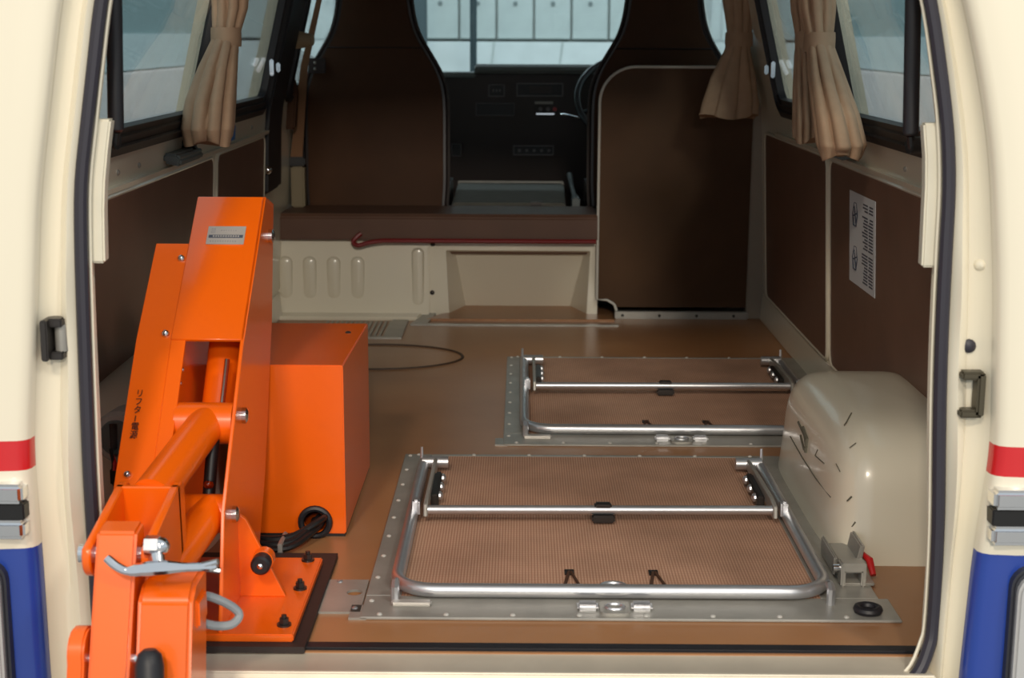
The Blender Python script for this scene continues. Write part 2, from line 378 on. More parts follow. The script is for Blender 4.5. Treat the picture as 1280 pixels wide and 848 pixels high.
# ---- rear body corners: outer panel with paint bands, jamb, seal, all lofted over height
EDGE = {-1: [(-.3, .670), (-.012, .677), (.168, .678), (.332, .682), (.514, .666), (.69, .651), (.944, .609), (1.3, .52)],
        1: [(-.3, .628), (-.002, .634), (.188, .642), (.34, .657), (.577, .645), (.74, .629), (.845, .608), (.949, .58), (1.3, .47)]}
SEAL = {-1: [(-.3, .600), (.05, .602), (.286, .604), (.515, .601), (.691, .597), (.84, .573), (.944, .557), (1.3, .47)],
        1: [(-.3, .590), (.056, .590), (.176, .591), (.409, .580), (.521, .577), (.631, .576), (.739, .575), (.845, .558), (.949, .538), (1.3, .43)]}
ZS = [-.3+1.6*i/64 for i in range(65)]
def sm(tab, z):                                     # softened table look-up
    return sum(interp(tab, z+d) for d in (-.04, -.02, 0, .02, .04))/5
for s in (-1, 1):
    nm = 'left' if s < 0 else 'right'
    e = lambda z: sm(EDGE[s], z)
    q = lambda z: sm(SEAL[s], z)*1.0176
    prof = [(0, .030), (.001, .012), (.006, .003), (.016, -.002), (.05, -.006), (.12, -.004), (.2, .010), (.26, .05), (.27, .12)]
    P = MB().loft([[(s*(e(z)+dx), 2.03+dy+.012*abs(z-.35), z) for dx, dy in prof] for z in ZS], closed=False)
    body = struct('wall_rear_'+nm, P, STRIPES, ang=60)
    def jp(z):
        a, b = e(z), q(z); d = a-b
        bump = .012*math.exp(-((z-.26)/.10)**2)+.006*math.exp(-((z-.55)/.06)**2)
        out = []
        for t, dy in ((0, .028), (.10, .046), (.28, .054), (.42, .056), (.52, .050-bump), (.66, .044-bump), (.80, .050), (.90, .066), (1.0, .070), (1.06, .074), (1.10, .10)):
            out.append((s*(a-d*t), 2.03+dy, z))
        return out
    J = MB().loft([jp(z) for z in ZS], closed=False)
    struct('jamb', J, JAMB, body, ang=60)
    # inner pillar box closing the corner
    D = MB().loft([[(s*(q(z)-.002), 2.10, z), (s*(q(z)+.075), 2.20, z), (s*.82, 2.20, z), (s*.82, 2.10, z)] for z in ZS[:-4]])
    struct('pillar_box', D, PLINT, body, ang=60)
    # rubber seal following the opening
    zz = [.06+.08*i for i in range(15)]
    path = [(s*q(z), 2.086, z) for z in zz][::-1]
    path += [(s*(q(.03)-.006), 2.080, .03), (s*(q(0)-.022), 2.070, -.004), (s*(q(0)-.055), 2.055, -.028), (s*(q(0)-.10), 2.040, -.045), (s*(q(0)-.2), 2.03, -.052)]
    obj('opening_seal', MB().tube(smooth(path, 3), .0095, 10), SEALM, body, 'dark rubber seal round the rear opening')
    obj('seal_flange', MB().tube(smooth([(x-s*.009, y+.012, z+(.006 if z < .05 else 0)) for x, y, z in path], 3), .0028, 6), JAMB, body)
    # pale D-pillar cover inside the seal
    x0 = q(.70)
    T = MB().loft([[(s*(q(z)-.027), 2.105, z), (s*(q(z)-.025), 2.135, z), (s*(q(z)+.01), 2.135, z), (s*(q(z)+.01), 2.105, z)] for z in (.585, .62, .66, .70, .74, .785)])
    obj('pillar_cover', T.bevel(.003), WHITEP, body, 'off white plastic pillar cover')
    # moulding strip: chrome rails with dark insert
    mo = thing('body_moulding', (s*(e(.25)+.02), 2.02, .25), 'chrome side moulding with black insert on the rear corner ' + ('beside the orange lift' if s < 0 else 'beside the hook shaped latch'), 'moulding')
    xs = e(.25)+(.004 if s > 0 else .006); ys = 2.018
    for z0, z1, m, d, nme in ((.262, .290, CHROME, .012, 'upper_rail'), (.238, .262, BLACK, .006, 'insert'), (.211, .238, CHROME, .012, 'lower_rail')):
        b = MB().box((min(s*xs, s*(xs+.22)), ys-d, z0), (max(s*xs, s*(xs+.22)), 2.06, z1)); b.bevel(.006 if d > .01 else .002, 3)
        obj(nme, b, m, mo)
    # tail lamp
    tl = thing('tail_lamp', (s*(e(0)+.05), 2.02, -.1), 'pale grey tail lamp ' + ('in the blue band next to the orange lift arm' if s < 0 else 'in the blue band below the right red stripe'), 'tail lamp')
    xa = .718 if s < 0 else .686
    for off, dd, m, nme in ((0, .010, GASK, 'gasket'), (.006, .022, TAIL, 'lens')):
        poly = rrect(xa+off, -.28+off, xa+.2-off, .178-off, .03)
        b = MB().prism([(s*x, z) for x, z in poly], 'y', 2.02-dd, 2.06); b.bevel(.004, 2)
        obj(nme, b, m, tl)

# latch parts on the jambs
lk = thing('latch_striker', (-.648, 2.07, .485), 'grey steel latch striker bolted to the left door jamb', 'latch')
b = MB().prism(rrect(-.661, .456, -.651, .514, .004), 'y', 2.045, 2.09); b.box((-.655, 2.058, .502), (-.634, 2.085, .514)); b.box((-.655, 2.058, .456), (-.634, 2.085, .467))
obj('bracket', b.bevel(.002), DARKST, lk); obj('roller', MB().cyl((-.640, 2.075, .466), (-.640, 2.075, .504), .009, 12), ZINC, lk)
lk = thing('latch_hook', (.625, 2.07, .41), 'dark C shaped latch guide on the right door jamb', 'latch')
b = MB().box((.634, 2.055, .382), (.645, 2.085, .444)); b.box((.612, 2.058, .434), (.645, 2.08, .446)); b.box((.612, 2.058, .380), (.645, 2.08, .392))
obj('bracket', b.bevel(.003), mat('latch_bronze', (84, 78, 64), .45, metal=.6), lk)
obj('jamb_hole_dome', MB().dome((.626, 2.084, .478), (0, -1, 0), .010, .006), SEALM, None, 'small dark dome in place of a round hole above the C shaped latch guide', 'plug')  # dark dome stands in for the shade of an open hole
obj('jamb_button', MB().dome((.634, 2.086, .593), (0, -1, 0), .009, .014), JAMB, None, 'small cream rubber button high on the right door jamb', 'button')

# ---- gas struts that hold the tailgate
for s in (-1, 1):
    st = thing('gas_strut', (s*.58, 2.2, .75), 'black tailgate gas strut ' + ('over the window left of the orange lift' if s < 0 else 'over the window above the papered wall board'), 'gas strut', 'tailgate gas struts')
    xb, xt = (s*.584, s*.560) if s < 0 else (s*.558, s*.532)
    obj('cylinder', MB().tube([(xb, 2.20, .762), (xb, 2.20, .766), (xb+(xt-xb)*.97, 2.17, 1.25)], [.008, .0115, .0115], 14), RUBBER, st)
    obj('end_mount', MB().cyl((xb, 2.20, .762), (xb+s*.004, 2.205, .744), .006, 10).cyl((xb, 2.205, .748), (s*(abs(xb)+.035), 2.215, .748), .012, 12), BLACK, st)

# ---- front bulkhead (cream pressed steel), ledge, shelf
B = MB()
B.prism([(-.80, 4.80), (-.33, 4.80), (-.315, 4.93), (-.315, 5.10), (-.80, 5.10)], 'z', 0, .012)
B.prism([(4.875, 0), (4.90, .255), (5.0, .255), (5.0, 0)], 'x', -.80, -.30)
bulk = struct('wall_bulkhead', B.bevel(.004), BULK)
rib = MB()
rib = MB().loft([[(x, 4.885+d, z) for x, z in rrect(-w_, -h_, w_, h_, w_*.9, 5)] for w_, h_, d in ((.022, .070, 0), (.019, .066, -.008), (.012, .058, -.012))])
for v in rib.bm.verts: v.co.y += .0
rme = rib.mesh('pressed_rib'); rme.materials.append(BULK)
for i in range(4): piece('pressed_rib', rme, (-.765+.078*i, .004, .125), bulk)
rb2 = MB().loft([[(x, 4.885+d, z) for x, z in rrect(-w_, -h_, w_, h_, w_*.9, 5)] for w_, h_, d in ((.020, .095, 0), (.016, .090, -.012), (.010, .084, -.014))]).mesh('pressed_rib'); rb2.materials.append(BULK)
piece('pressed_rib', rb2, (-.335, .004, .13), bulk)
# right half: a shallow dished recess
dz = MB()
o_ = [(-.30, .0), (.25, .0), (.25, .255), (-.30, .255)]
m_ = [(-.235, .001), (.215, .001), (.225, .215), (-.245, .215)]
i_ = [(-.185, .002), (.165, .002), (.205, .195), (-.215, .195)]
dz.loft([[(x, 4.93, z) for x, z in o_], [(x, 4.905, z) for x, z in o_], [(x, 4.905, z) for x, z in m_], [(x, 4.96+(.09 if z < .1 else 0), z) for x, z in i_]], cap=False)
V = [(x, 4.96+(.09 if z < .1 else 0), z) for x, z in i_]; dz.bm.faces.new([dz.bm.verts.new(p) for p in V])
struct('recess_pressing', dz.bevel(.005, 2), BULK, bulk)
struct('recess_floor', MB().prism([(-.30, 4.80), (.30, 4.80), (.25, 4.89), (.215, 4.91), (.165, 5.05), (-.185, 5.05), (-.235, 4.91), (-.26, 4.89)], 'z', 0, .008), FLOORM, bulk)
struct('seam', MB().box((-.303, 4.893, .01), (-.297, 4.906, .25)), JAMB, bulk)
for p in ((-.287, .235), (-.29, .075)):
    obj('bolt', MB().dome((p[0], 4.905, p[1]), (0, -1, 0), .008, .005, 10), DARKST, bulk)
struct('trim_6', MB().prism([(4.865, .252), (4.862, .325), (4.872, .337), (5.12, .337), (5.12, .20), (4.93, .20), (4.92, .252)], 'x', -.80, .246).prism([(4.90, .20), (4.90, .337), (5.12, .337), (5.12, .20)], 'x', .246, .79).bevel(.004), LEDGE)
obj('pipe', MB().tube(smooth([(-.515, 4.855, .275), (-.53, 4.85, .262), (-.54, 4.848, .248), (-.525, 4.846, .238), (-.49, 4.848, .246), (-.45, 4.85, .252), (-.40, 4.85, .253), (0, 4.85, .253), (.24, 4.85, .253)], 4), .0075, 8), REDP, None, 'dark red hooked pipe along the top of the cream bulkhead', 'pipe')
# floor strips and the ribbed grating by the bulkhead
obj('floor_strip', MB().box((-.35, 4.715, 0), (.31, 4.735, .006)).bevel(.002), ZINC, None, 'thin metal strip on the floor before the bulkhead', 'floor strip')
obj('corner_plate', MB().prism([(-.345, 4.735), (-.295, 4.735), (-.275, 4.93), (-.31, 4.93)], 'z', 0, .007), ZINC, None, 'narrow metal corner plate at the foot of the bulkhead', 'metal plate')
g = thing('floor_grating', (-.50, 4.62, 0), 'small metal floor grating in front of the ribbed bulkhead', 'grating')
obj('frame', MB().box((-.62, 4.50, 0), (-.41, 4.515, .006)).box((-.41, 4.50, 0), (-.36, 4.79, .006)), ZINC, g)
bar = MB().box((-.0035, -.125, 0), (.0035, .125, .005)).mesh('bar'); bar.materials.append(ZINC)
for i in range(14): piece('bar', bar, (-.615+.0155*i, 4.645, 0), g)
# oval cut line in the floor covering
obj('floor_ring', MB().tube([(-.415+.25*math.cos(a), 4.24+.17*math.sin(a), 0.0) for a in [2*math.pi*i/48 for i in range(48)]], .0045, 6, closed=True), mat('ring_dark', (66, 48, 34), .6), None, 'dark oval ring line on the brown floor beside the orange box', 'ring')

# ---- partition behind the driver's seat
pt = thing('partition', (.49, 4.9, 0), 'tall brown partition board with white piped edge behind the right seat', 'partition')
poly = [(.312, .035), (.738, .035), (.738, .806), (.36, .806)]
arc = [(.36-.113*math.sin(R(a)), .693+.113*math.cos(R(a))) for a in range(0, 91, 9)]
notch = [(.247, .060), (.28, .058), (.300, .047)]
poly = [(.312, .035), (.738, .035), (.738, .806)]+arc+notch
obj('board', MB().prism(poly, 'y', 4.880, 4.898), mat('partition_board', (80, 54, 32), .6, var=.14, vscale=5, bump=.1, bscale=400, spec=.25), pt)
edge = [(.738, .806)]+arc+notch+[(.306, .040), (.312, .022)]
obj('edge_piping', MB().tube([(x, 4.878, z) for x, z in edge], .0045, 8), mat('white_piping', (205, 200, 190), .4), pt, 'white edge piping')
fs = obj('foot_strip', MB().box((.305, 4.852, 0), (.738, 4.882, .024)).bevel(.003), ZINC, pt)
for x in (.33, .45, .57, .69): obj('screw', MB().dome((x, 4.852, .012), (0, -1, 0), .005, .004, 8), DARKST, fs)
struct('trim_7', MB().prism([(.732, 0), (.800, 0), (.795, .4), (.762, 1.30), (.690, 1.30), (.735, .69)], 'y', 4.868, 4.93).bevel(.004), mat('post_paint', (150, 138, 124), .5, var=.04))

# ---- wheel arches
def arch(s):
    cx, cy, a, b_, h = .692, 2.86, .142, .33, .235
    rings = []
    nv, nu = 12, 56
    sg = lambda v, p: math.copysign(abs(v)**p, v)
    for i in range(nv+1):
        ph = math.pi/2*i/nv
        k = max(math.cos(ph), 1e-3)**(2/4.2); z = h*math.sin(ph)**(2/4.2) if i else 0
        fl_ = 1+.05*max(0, 1-z/.03) if z < .03 else 1
        rings.append([(s*(cx+a*k*fl_*sg(math.cos(t), 2/7)), cy+b_*k*fl_*sg(math.sin(t), 2/5), z-.002) for t in [2*math.pi*j/nu for j in range(nu)]])
    return MB().loft(rings)
ar = thing('wheel_arch', (.68, 2.86, 0), 'glossy cream wheel arch with black scuffs beside the carpeted hatches', 'wheel arch')
obj('hump', arch(1), ARCH, ar, ang=70)
SC = mat('scuff_mark', (96, 92, 78), .7)
def scuff(pts, r=.0012): obj('scuff', MB().tube(pts, r, 5), SC, ar)
scuff([(.551, 3.005, .101), (.550, 2.866, .096), (.550, 2.727, .095), (.556, 2.614, .093)])
scuff([(.555, 2.943, .147), (.554, 2.867, .139), (.551, 2.83, .125)], .003); scuff([(.555, 2.893, .149), (.553, 2.834, .14), (.551, 2.832, .115)], .004)
scuff([(.553, 2.902, .13), (.552, 2.87, .121), (.551, 2.85, .116)], .003); scuff([(.606, 2.705, .226), (.59, 2.671, .217), (.585, 2.665, .213)])
scuff([(.592, 2.595, .199), (.581, 2.595, .19)], .0008); scuff([(.555, 2.742, .146), (.553, 2.753, .131), (.555, 2.678, .137)])
scuff([(.578, 2.548, .115), (.572, 2.554, .105)], .0015); scuff([(.585, 2.538, .072), (.58, 2.541, .062)], .0018); scuff([(.562, 2.612, .156), (.565, 2.589, .148)], .0008)
la = arch(-1)
for v in la.bm.verts: v.co.z *= 1.2
al = obj('wheel_arch', la, ARCH, None, 'cream wheel arch half hidden behind the orange lift', 'wheel arch', ang=70)
# round device with dark slot, wires and plug
dv = thing('round_reel', (-.695, 2.50, .225), 'grey round reel with dark slot and black plug behind the lift', 'reel')
drum = obj('drum', MB().tube([(-.674, 2.545, .228), (-.680, 2.495, .228), (-.681, 2.488, .228)], [.046, .046, .041], 28), mat('reel_grey', (170, 170, 166), .3, coat=.3), dv)
face = obj('face', MB().tube([(-.681, 2.490, .228), (-.681, 2.484, .228)], [.033, .030], 24), GREYPL, dv)
for o_c in (drum, face): cut(o_c, MB().box((-.694, 2.470, .20), (-.680, 2.530, .255)))
obj('plug', MB().box((-.694, 2.470, .148), (-.668, 2.494, .180)).bevel(.004), BLACK, dv)
obj('wire', MB().tube(smooth([(-.694, 2.486, .21), (-.688, 2.476, .19), (-.690, 2.48, .168), (-.685, 2.48, .12), (-.69, 2.49, .05), (-.69, 2.49, .0)], 4), .003, 6), BLACK, dv)
obj('red_wire', MB().tube([(-.692, 2.485, .20), (-.684, 2.474, .186), (-.686, 2.474, .17)], .004, 6), RED, dv)

# ================================================================== FLOOR HATCHES
def hatch():
    h = thing('floor_hatch', (.16, 2.73, 0), 'carpeted floor hatch with folded steel tube frame, next to the orange lift base', 'floor hatch', 'carpeted floor hatches')
    x0, x1, y0, y1 = -.25, .575, 2.25, 3.20
    t = .005
    fr = MB()
    fr.box((x0, y0, 0), (x1+.025, 2.345, t)); fr.box((x0, 2.345, 0), (-.192, y1, t)); fr.box((.490, 2.345, 0), (x1+.01, y1, t)); fr.box((-.192, 3.185, 0), (.490, y1, t))
    flange = obj('flange', fr.bevel(.0015, 1), ZINC, h)
    obj('tie_tab', MB().box((x0-.018, y0, 0), (x0+.01, y0+.055, .004)), ZINC, flange)
    obj('carpet', MB().box((-.195, 2.342, 0), (.493, 3.188, .004)), CARPET, h, 'ribbed brown carpet insert')
    rv = MB().dome((0, 0, 0), (0, 0, 1), .0045, .003, 8).mesh('rivet'); rv.materials.append(mat('rivet_pale', (205, 202, 196), .4, metal=.3))
    for i in range(9): piece('rivet', rv, (x0+.012, y0+.07+i*.108, t), flange)
    for i in range(8): piece('rivet', rv, (x0+.03+i*.105, y0+.012, t), flange)
    for i in range(7): piece('rivet', rv, (x0+.03+i*.12, y1-.007, t), flange)
    # folded U frame of steel tube
    r, z = .0115, .0185
    XL, XR, YF, YK = -.202, .503, 2.335, 3.10
    path = [(XL, YK, z), (XL, YF+.07, z)]
    path += [(XL+.065*(1-math.cos(R(a))), YF+.065*(1-math.sin(R(a))), z) for a in range(0, 91, 15)]
    path += [(XR-.065+.065*math.sin(R(a)), YF+.065*(1-math.cos(R(a))), z) for a in range(0, 91, 15)]
    path += [(XR, YF+.07, z), (XR, YK, z)]
    obj('u_frame', MB().tube(path, r, 14), STEEL, h, 'bare steel U shaped tube')
    cb = obj('cross_bar', MB().tube([(-.172, 2.725, .030), (.475, 2.735, .030)], .0085, 12), STEEL, h)
    obj('bar_lug', MB().box((.140, 2.722, .034), (.172, 2.745, .042)).box((.135, 2.715, .008), (.178, 2.735, .022)).bevel(.003), DARKST, cb)
    for s, xc in ((1, -.202), (-1, .503)):
        hg = obj('hinge_arm', MB().prism([(2.715, .018), (2.72, .042), (2.77, .046), (2.96, .040), (3.07, .034), (3.07, .012), (2.94, .014), (2.78, .020)], 'x', xc+s*.022, xc+s*.030).bevel(.002, 1), ZINC, h)
        obj('hinge_tube', MB().cyl((xc-s*.002, 3.07, .024), (xc+s*.052, 3.07, .024), .0125, 14), STEEL, h)
        obj('bracket', MB().box((min(xc+s*.03, xc+s*.045), 2.82, .004), (max(xc+s*.03, xc+s*.045), 2.98, .030)).bevel(.003), DARKST, h)
        for y in (2.84, 2.90, 2.96): obj('bolt', MB().dome((xc+s*.045, y, .022), (s, 0, 0), .009, .008, 10), STEEL, h)
        obj('pin', MB().tube([(xc-s*.005, 3.09, .02), (xc-s*.005, 3.095, .050)], [.004, .003], 8), STEEL, h)
        obj('front_clip', MB().tube([(xc+s*.002, 2.318, .005), (xc+s*.002, 2.316, .030), (xc+s*.002, 2.326, .034), (xc+s*.002, 2.338, .032)], .007, 8), STEEL, h)
        obj('hinge_block', MB().box((xc+s*.008-.007, 2.725, .015), (xc+s*.008+.007, 2.75, .048)).bevel(.004), STEEL, h)
    # small hardware: slots, pull ring, catches
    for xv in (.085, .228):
        k = obj('strap_slot', MB().box((xv-.008, 2.448, .0035), (xv+.008, 2.470, .0065)), BLACK, h)  # solid block, black colour put in for the dark inside the slot
        obj('strap', MB().tube([(xv-.013, 2.365, .006), (xv-.001, 2.456, .007)], .0028, 6).tube([(xv+.020, 2.365, .006), (xv+.003, 2.456, .007)], .0028, 6), mat('strap_brown', (70, 44, 28), .7), k)
    obj('pull_ring', MB().tube([(.155+.020*math.cos(a), 2.378+.018*math.sin(a), .010) for a in [2*math.pi*i/20 for i in range(20)]], .004, 8, closed=True), STEEL, h)
    obj('ring_cup', MB().cyl((.155, 2.375, .0035), (.155, 2.375, .006), .028, 20), DARKST, h)
    ct = obj('catch_plate', MB().prism(rrect(.128, 2.262, .176, 2.318, .012), 'z', .005, .009), ZINC, h)
    obj('catch_ring', MB().tube([(.152+.014*math.cos(a), 2.285+.012*math.sin(a), .011) for a in [2*math.pi*i/16 for i in range(16)]], .003, 6, closed=True), STEEL, ct)
    for a, b_ in ((.092, .126), (.178, .212)):
        obj('catch_bolt', MB().box((a, 2.278, .005), (b_, 2.304, .016)).bevel(.004), STEEL, h)
    obj('slot_cover', MB().box((-.205, 2.296, .005), (-.140, 2.316, .011)).bevel(.003), mat('pale_steel', (200, 196, 190), .4, metal=.5), h)
    return h
h1 = hatch()
h2 = copy_tree(h1, (.16+.212, 2.73+1.035, 0), 'carpeted floor hatch with folded steel tube frame, next to the tall partition')
# release latch with red lever: only on the hatch by the lift
lt = obj('release_latch', MB().box((.535, 2.40, .005), (.592, 2.50, .010)).box((.540, 2.45, .006), (.580, 2.55, .030)).box((.531, 2.445, .006), (.537, 2.56, .040)).prism([(.568, .006), (.578, .006), (.586, .056), (.578, .056)], 'y', 2.46, 2.55).box((.533, 2.395, .030), (.575, 2.425, .046)).box((.533, 2.395, .005), (.541, 2.425, .035)).box((.567, 2.395, .005), (.575, 2.425, .035)).bevel(.003), ZINC, h1, 'zinc release latch')
obj('lever', MB().tube([(.584, 2.485, .036), (.594, 2.46, .030), (.597, 2.44, .010)], [.004, .0065, .005], 10), RED, lt, 'red plastic lever')
obj('spring', MB().cyl((.522, 2.41, .034), (.566, 2.41, .034), .0065, 12), CHROME, lt)
obj('end_ring', MB().tube([(.553+.017*math.cos(a), 2.283+.017*math.sin(a), .011) for a in [2*math.pi*i/24 for i in range(24)]], .0065, 8, closed=True), RUBBER, h1, 'black rubber ring')
# floor socket plate between lift base and hatch
sp = thing('socket_plate', (-.285, 2.34, 0), 'small steel floor plate with a hole between lift base and hatch', 'floor plate')
cut(obj('plate', MB().box((-.335, 2.275, 0), (-.252, 2.42, .004)), ZINC, sp), MB().cyl((-.270, 2.36, -.02), (-.270, 2.36, .02), .013, 20))
cut(floor, MB().cyl((-.270, 2.36, -.05), (-.270, 2.36, .02), .0135, 20))
for p in ((-.325, 2.29), (-.30, 2.41), (-.262, 2.29)): obj('screw', MB().dome((p[0], p[1], .004), (0, 0, 1), .005, .003, 8), STEEL, sp)

# ================================================================== ORANGE LIFT
L = thing('wheelchair_lift', (-.5, 2.3, 0), 'bright orange hydraulic wheelchair lift with leaning column and folding arm', 'lift')
A_, B_, D_ = (2.19, .195), (2.389, .42), (2.633, .624)
obj('rubber_pad', MB().box((-.64, 2.118, 0), (-.318, 2.535, .010)), PAD, L)
base = obj('base_plate', MB().box((-.63, 2.135, .010), (-.337, 2.478, .022)).bevel(.002), ORANGE, L)
hexm = MB().tube([(0, 0, 0), (0, 0, .003)], [.011, .011], 16).tube([(0, 0, .003), (0, 0, .012)], [.0075, .0075], 6).tube([(0, 0, .012), (0, 0, .017)], [.004, .004], 8).mesh('hex_bolt'); hexm.materials.append(DARKST)
for p in ((-.354, 2.327), (-.360, 2.462), (-.356, 2.172)): piece('hex_bolt', hexm, (p[0], p[1], .022), base)
side_poly = [(2.14, .022), A_, B_, D_, (2.716, .603), (2.665, .40), (2.55, .15), (2.46, .022)]
obj('side_plate', MB().prism(side_poly, 'x', -.450, -.444).bevel(.0012, 1), ORANGE, L)
obj('side_plate', MB().prism([(2.17, .022)]+[(y+.012, z-.006) for y, z in (A_, B_, D_)]+[(2.70, .59), (2.60, .3), (2.46, .022)], 'x', -.548, -.542).bevel(.0012, 1), ORANGE, L)
cv = obj('front_cover', MB().prism([(2.389, .42), D_, (2.716, .603), (2.712, .597), (2.635, .617), (2.393, .415)], 'x', -.562, -.4435).bevel(.0012, 1), ORANGE, L)
wing = MB().prism([(2.205, .208), (2.391, .418), (2.552, .553), (2.556, .548), (2.395, .412), (2.209, .203)], 'x', -.618, -.5615)
wing.prism([(2.205, .208), (2.390, .419), (2.394, .414), (2.209, .203)], 'x', -.5615, -.538)
wg = obj('wing_cover', wing.bevel(.0008, 1), ORANGE, L)
nU = Vector((0, -.204, .244)).normalized(); nL = Vector((0, -.225, .199)).normalized()
for p, n_ in (((-.564-.006, 2.523, .532), nU), ((-.572, 2.398, .428), nU), ((-.599, 2.231, .241), nL)):
    obj('dome_bolt', MB().dome(Vector(p)-n_*.004, n_, .0068, .010, 12), CHROME, wg)
for p in ((-.540, 2.365, .375), (-.5405, 2.348, .357)): obj('rivet', MB().dome(p, (1, -.4, .3), .004, .004, 8), CHROME, wg)
for p, r_ in (((-.444, 2.356, .303), .013), ((-.444, 2.251, .172), .013), ((-.444, 2.655, .553), .012)):
    obj('pivot_bolt', MB().tube([p, (p[0]+.007, p[1], p[2]), (p[0]+.010, p[1], p[2])], [r_, r_, r_*.6], 16), CHROME, L, 'chrome pivot bolt head')
def frame_on(o, u, v, n_):
    return Matrix(((u.x, v.x, n_.x, o.x), (u.y, v.y, n_.y, o.y), (u.z, v.z, n_.z, o.z), (0, 0, 0, 1)))
def on_plane(name, rects, m, M, parent, th=.0008, label=None):
    b = MB()
    for x0, y0, x1, y1 in rects: b.box((x0, y0, 0), (x1, y1, th))
    bmesh.ops.transform(b.bm, matrix=M, verts=b.bm.verts)
    return obj(name, b, m, parent, label)
uX = Vector((1, 0, 0)); vU = nU.cross(uX); vL = nL.cross(uX)
M = frame_on(Vector((-.501, 2.5625, .565))+nU*.0005, uX, vU, nU)
npl = on_plane('nameplate', [(-.032, -.0205, .032, .0205)], PLATEM, M, L, .0012, 'silver maker plate with dark band')
M2 = frame_on(Vector((-.501, 2.5625, .565))+nU*.0017, uX, vU, nU)
on_plane('plate_band', [(-.029, -.0065, .029, .0005)], INK, M2, npl, .0003)
tx = [(-.026, .005, -.019, .016)]+[(-.010+.004*i, .009, -.0072+.004*i, .012) for i in range(7)]+[(-.026+.0042*i, -.0155, -.0232+.0042*i, -.0125) for i in range(11)]
on_plane('plate_print', tx, mat('faint_print', (150, 146, 146), .6), M2, npl, .0002)
on_plane('plate_lettering', [(-.022+.0042*i, -.0045, -.0192+.0042*i, -.0012) for i in range(11)], PLATEM, frame_on(Vector((-.501, 2.5625, .565))+nU*.0021, uX, vU, nU), npl, .0002)

def text(body, size, M, m, parent, label=None):
    c = bpy.data.curves.new('lettering', 'FONT'); c.body = body; c.size = size; c.extrude = .0003; c.align_x = 'CENTER'; c.align_y = 'CENTER'
    o = bpy.data.objects.new('lettering', c); COL.objects.link(o)
    bpy.context.view_layer.update()
    me = bpy.data.meshes.new_from_object(o.evaluated_get(bpy.context.evaluated_depsgraph_get()))
    bpy.data.objects.remove(o); bpy.data.curves.remove(c)
    me.transform(M); me.materials.clear(); me.materials.append(m)
    t = bpy.data.objects.new('lettering', me); COL.objects.link(t)
    t.parent = parent; t.matrix_parent_inverse = Matrix.Translation(-base_of(parent if parent.parent is None else parent.parent)) if parent.parent is None else Matrix.Identity(4)
    if label: t['label'] = label
    return t
for k, ch in enumerate('リフター電源'):
    z = .345-.0109*k
    Mx = frame_on(Vector((-.598, 2.321+(z-.343)*.884, z))+nL*.0012, uX, vL, nL) @ Matrix.Rotation(R(90 if ch == 'ー' else 0), 4, 'Z') @ Matrix.Diagonal((.85, 1.0, 1, 1))
    text(ch, .0150, Mx, BLACK, L, 'black printed letter')

# hydraulic ram and linkage inside the column
obj('ram_tube', MB().cyl((-.496, 2.40, .265), (-.490, 2.60, .54), .028, 24), ORANGE, L)
obj('ram_rod', MB().cyl((-.478, 2.352, .300), (-.474, 2.40, .385), .0045, 10), CHROME, L)
obj('ram_rod', MB().cyl((-.480, 2.30, .280), (-.486, 2.27, .180), .010, 14), BLACK, L)
obj('grease_nipple', MB().dome((-.484, 2.275, .212), (0, -1, .3), .008, .012, 10), CHROME, L)
obj('pivot_boss', MB().cyl((-.541, 2.325, .298), (-.451, 2.325, .298), .033, 24), ORANGE, L)
obj('upper_arm', MB().cyl((-.494, 2.315, .298), (-.527, 2.085, .250), .030, 24), ORANGE, L)
obj('pivot_boss', MB().cyl((-.541, 2.235, .178), (-.451, 2.235, .178), .030, 24), ORANGE, L)
obj('lower_arm', MB().cyl((-.474, 2.235, .182), (-.506, 2.07, .142), .028, 24), ORANGE, L)
# gusset with rubber stop
obj('gusset', MB().prism([(-.446, .022), (-.372, .022), (-.432, .150), (-.446, .160)], 'y', 2.292, 2.302).bevel(.001, 1), ORANGE, L)
stp = obj('stop_boss', MB().cyl((-.404, 2.295, .088), (-.404, 2.272, .088), .017, 18), ORANGE, L)
obj('rubber_stop', MB().tube([(-.404, 2.275, .088), (-.404, 2.252, .088), (-.404, 2.248, .088)], [.0155, .0155, .012], 18), RUBBER, stp)
obj('stop_screw', MB().dome((-.404, 2.249, .088), (0, -1, 0), .005, .004, 8), CHROME, stp)
obj('rear_foot', MB().box((-.63, 2.30, .022), (-.55, 2.306, .10)), ORANGE, L)

# U bracket at the arm end, its side plates rounded round the pin
def yz_round(y, z, r, a0, a1, n=8): return [(y+r*math.cos(R(a0+(a1-a0)*i/n)), z+r*math.sin(R(a0+(a1-a0)*i/n))) for i in range(n+1)]
pl = yz_round(1.925, .222, .030, 150, 300)+[(2.10, .115), (2.112, .13), (2.112, .262), (2.10, .270), (2.07, .270)]
obj('bracket_plate', MB().prism(pl, 'x', -.575, -.563).bevel(.002, 1), ORANGE, L)
obj('bracket_plate', MB().prism(pl, 'x', -.497, -.485).bevel(.002, 1), ORANGE, L)
obj('bracket_back', MB().prism([(2.070, .270), (2.082, .270), (2.094, .12), (2.082, .12)], 'x', -.575, -.485).bevel(.002, 1), ORANGE, L)
pn = obj('hinge_pin', MB().cyl((-.585, 1.925, .222), (-.478, 1.925, .222), .013, 16), CHROME, L)
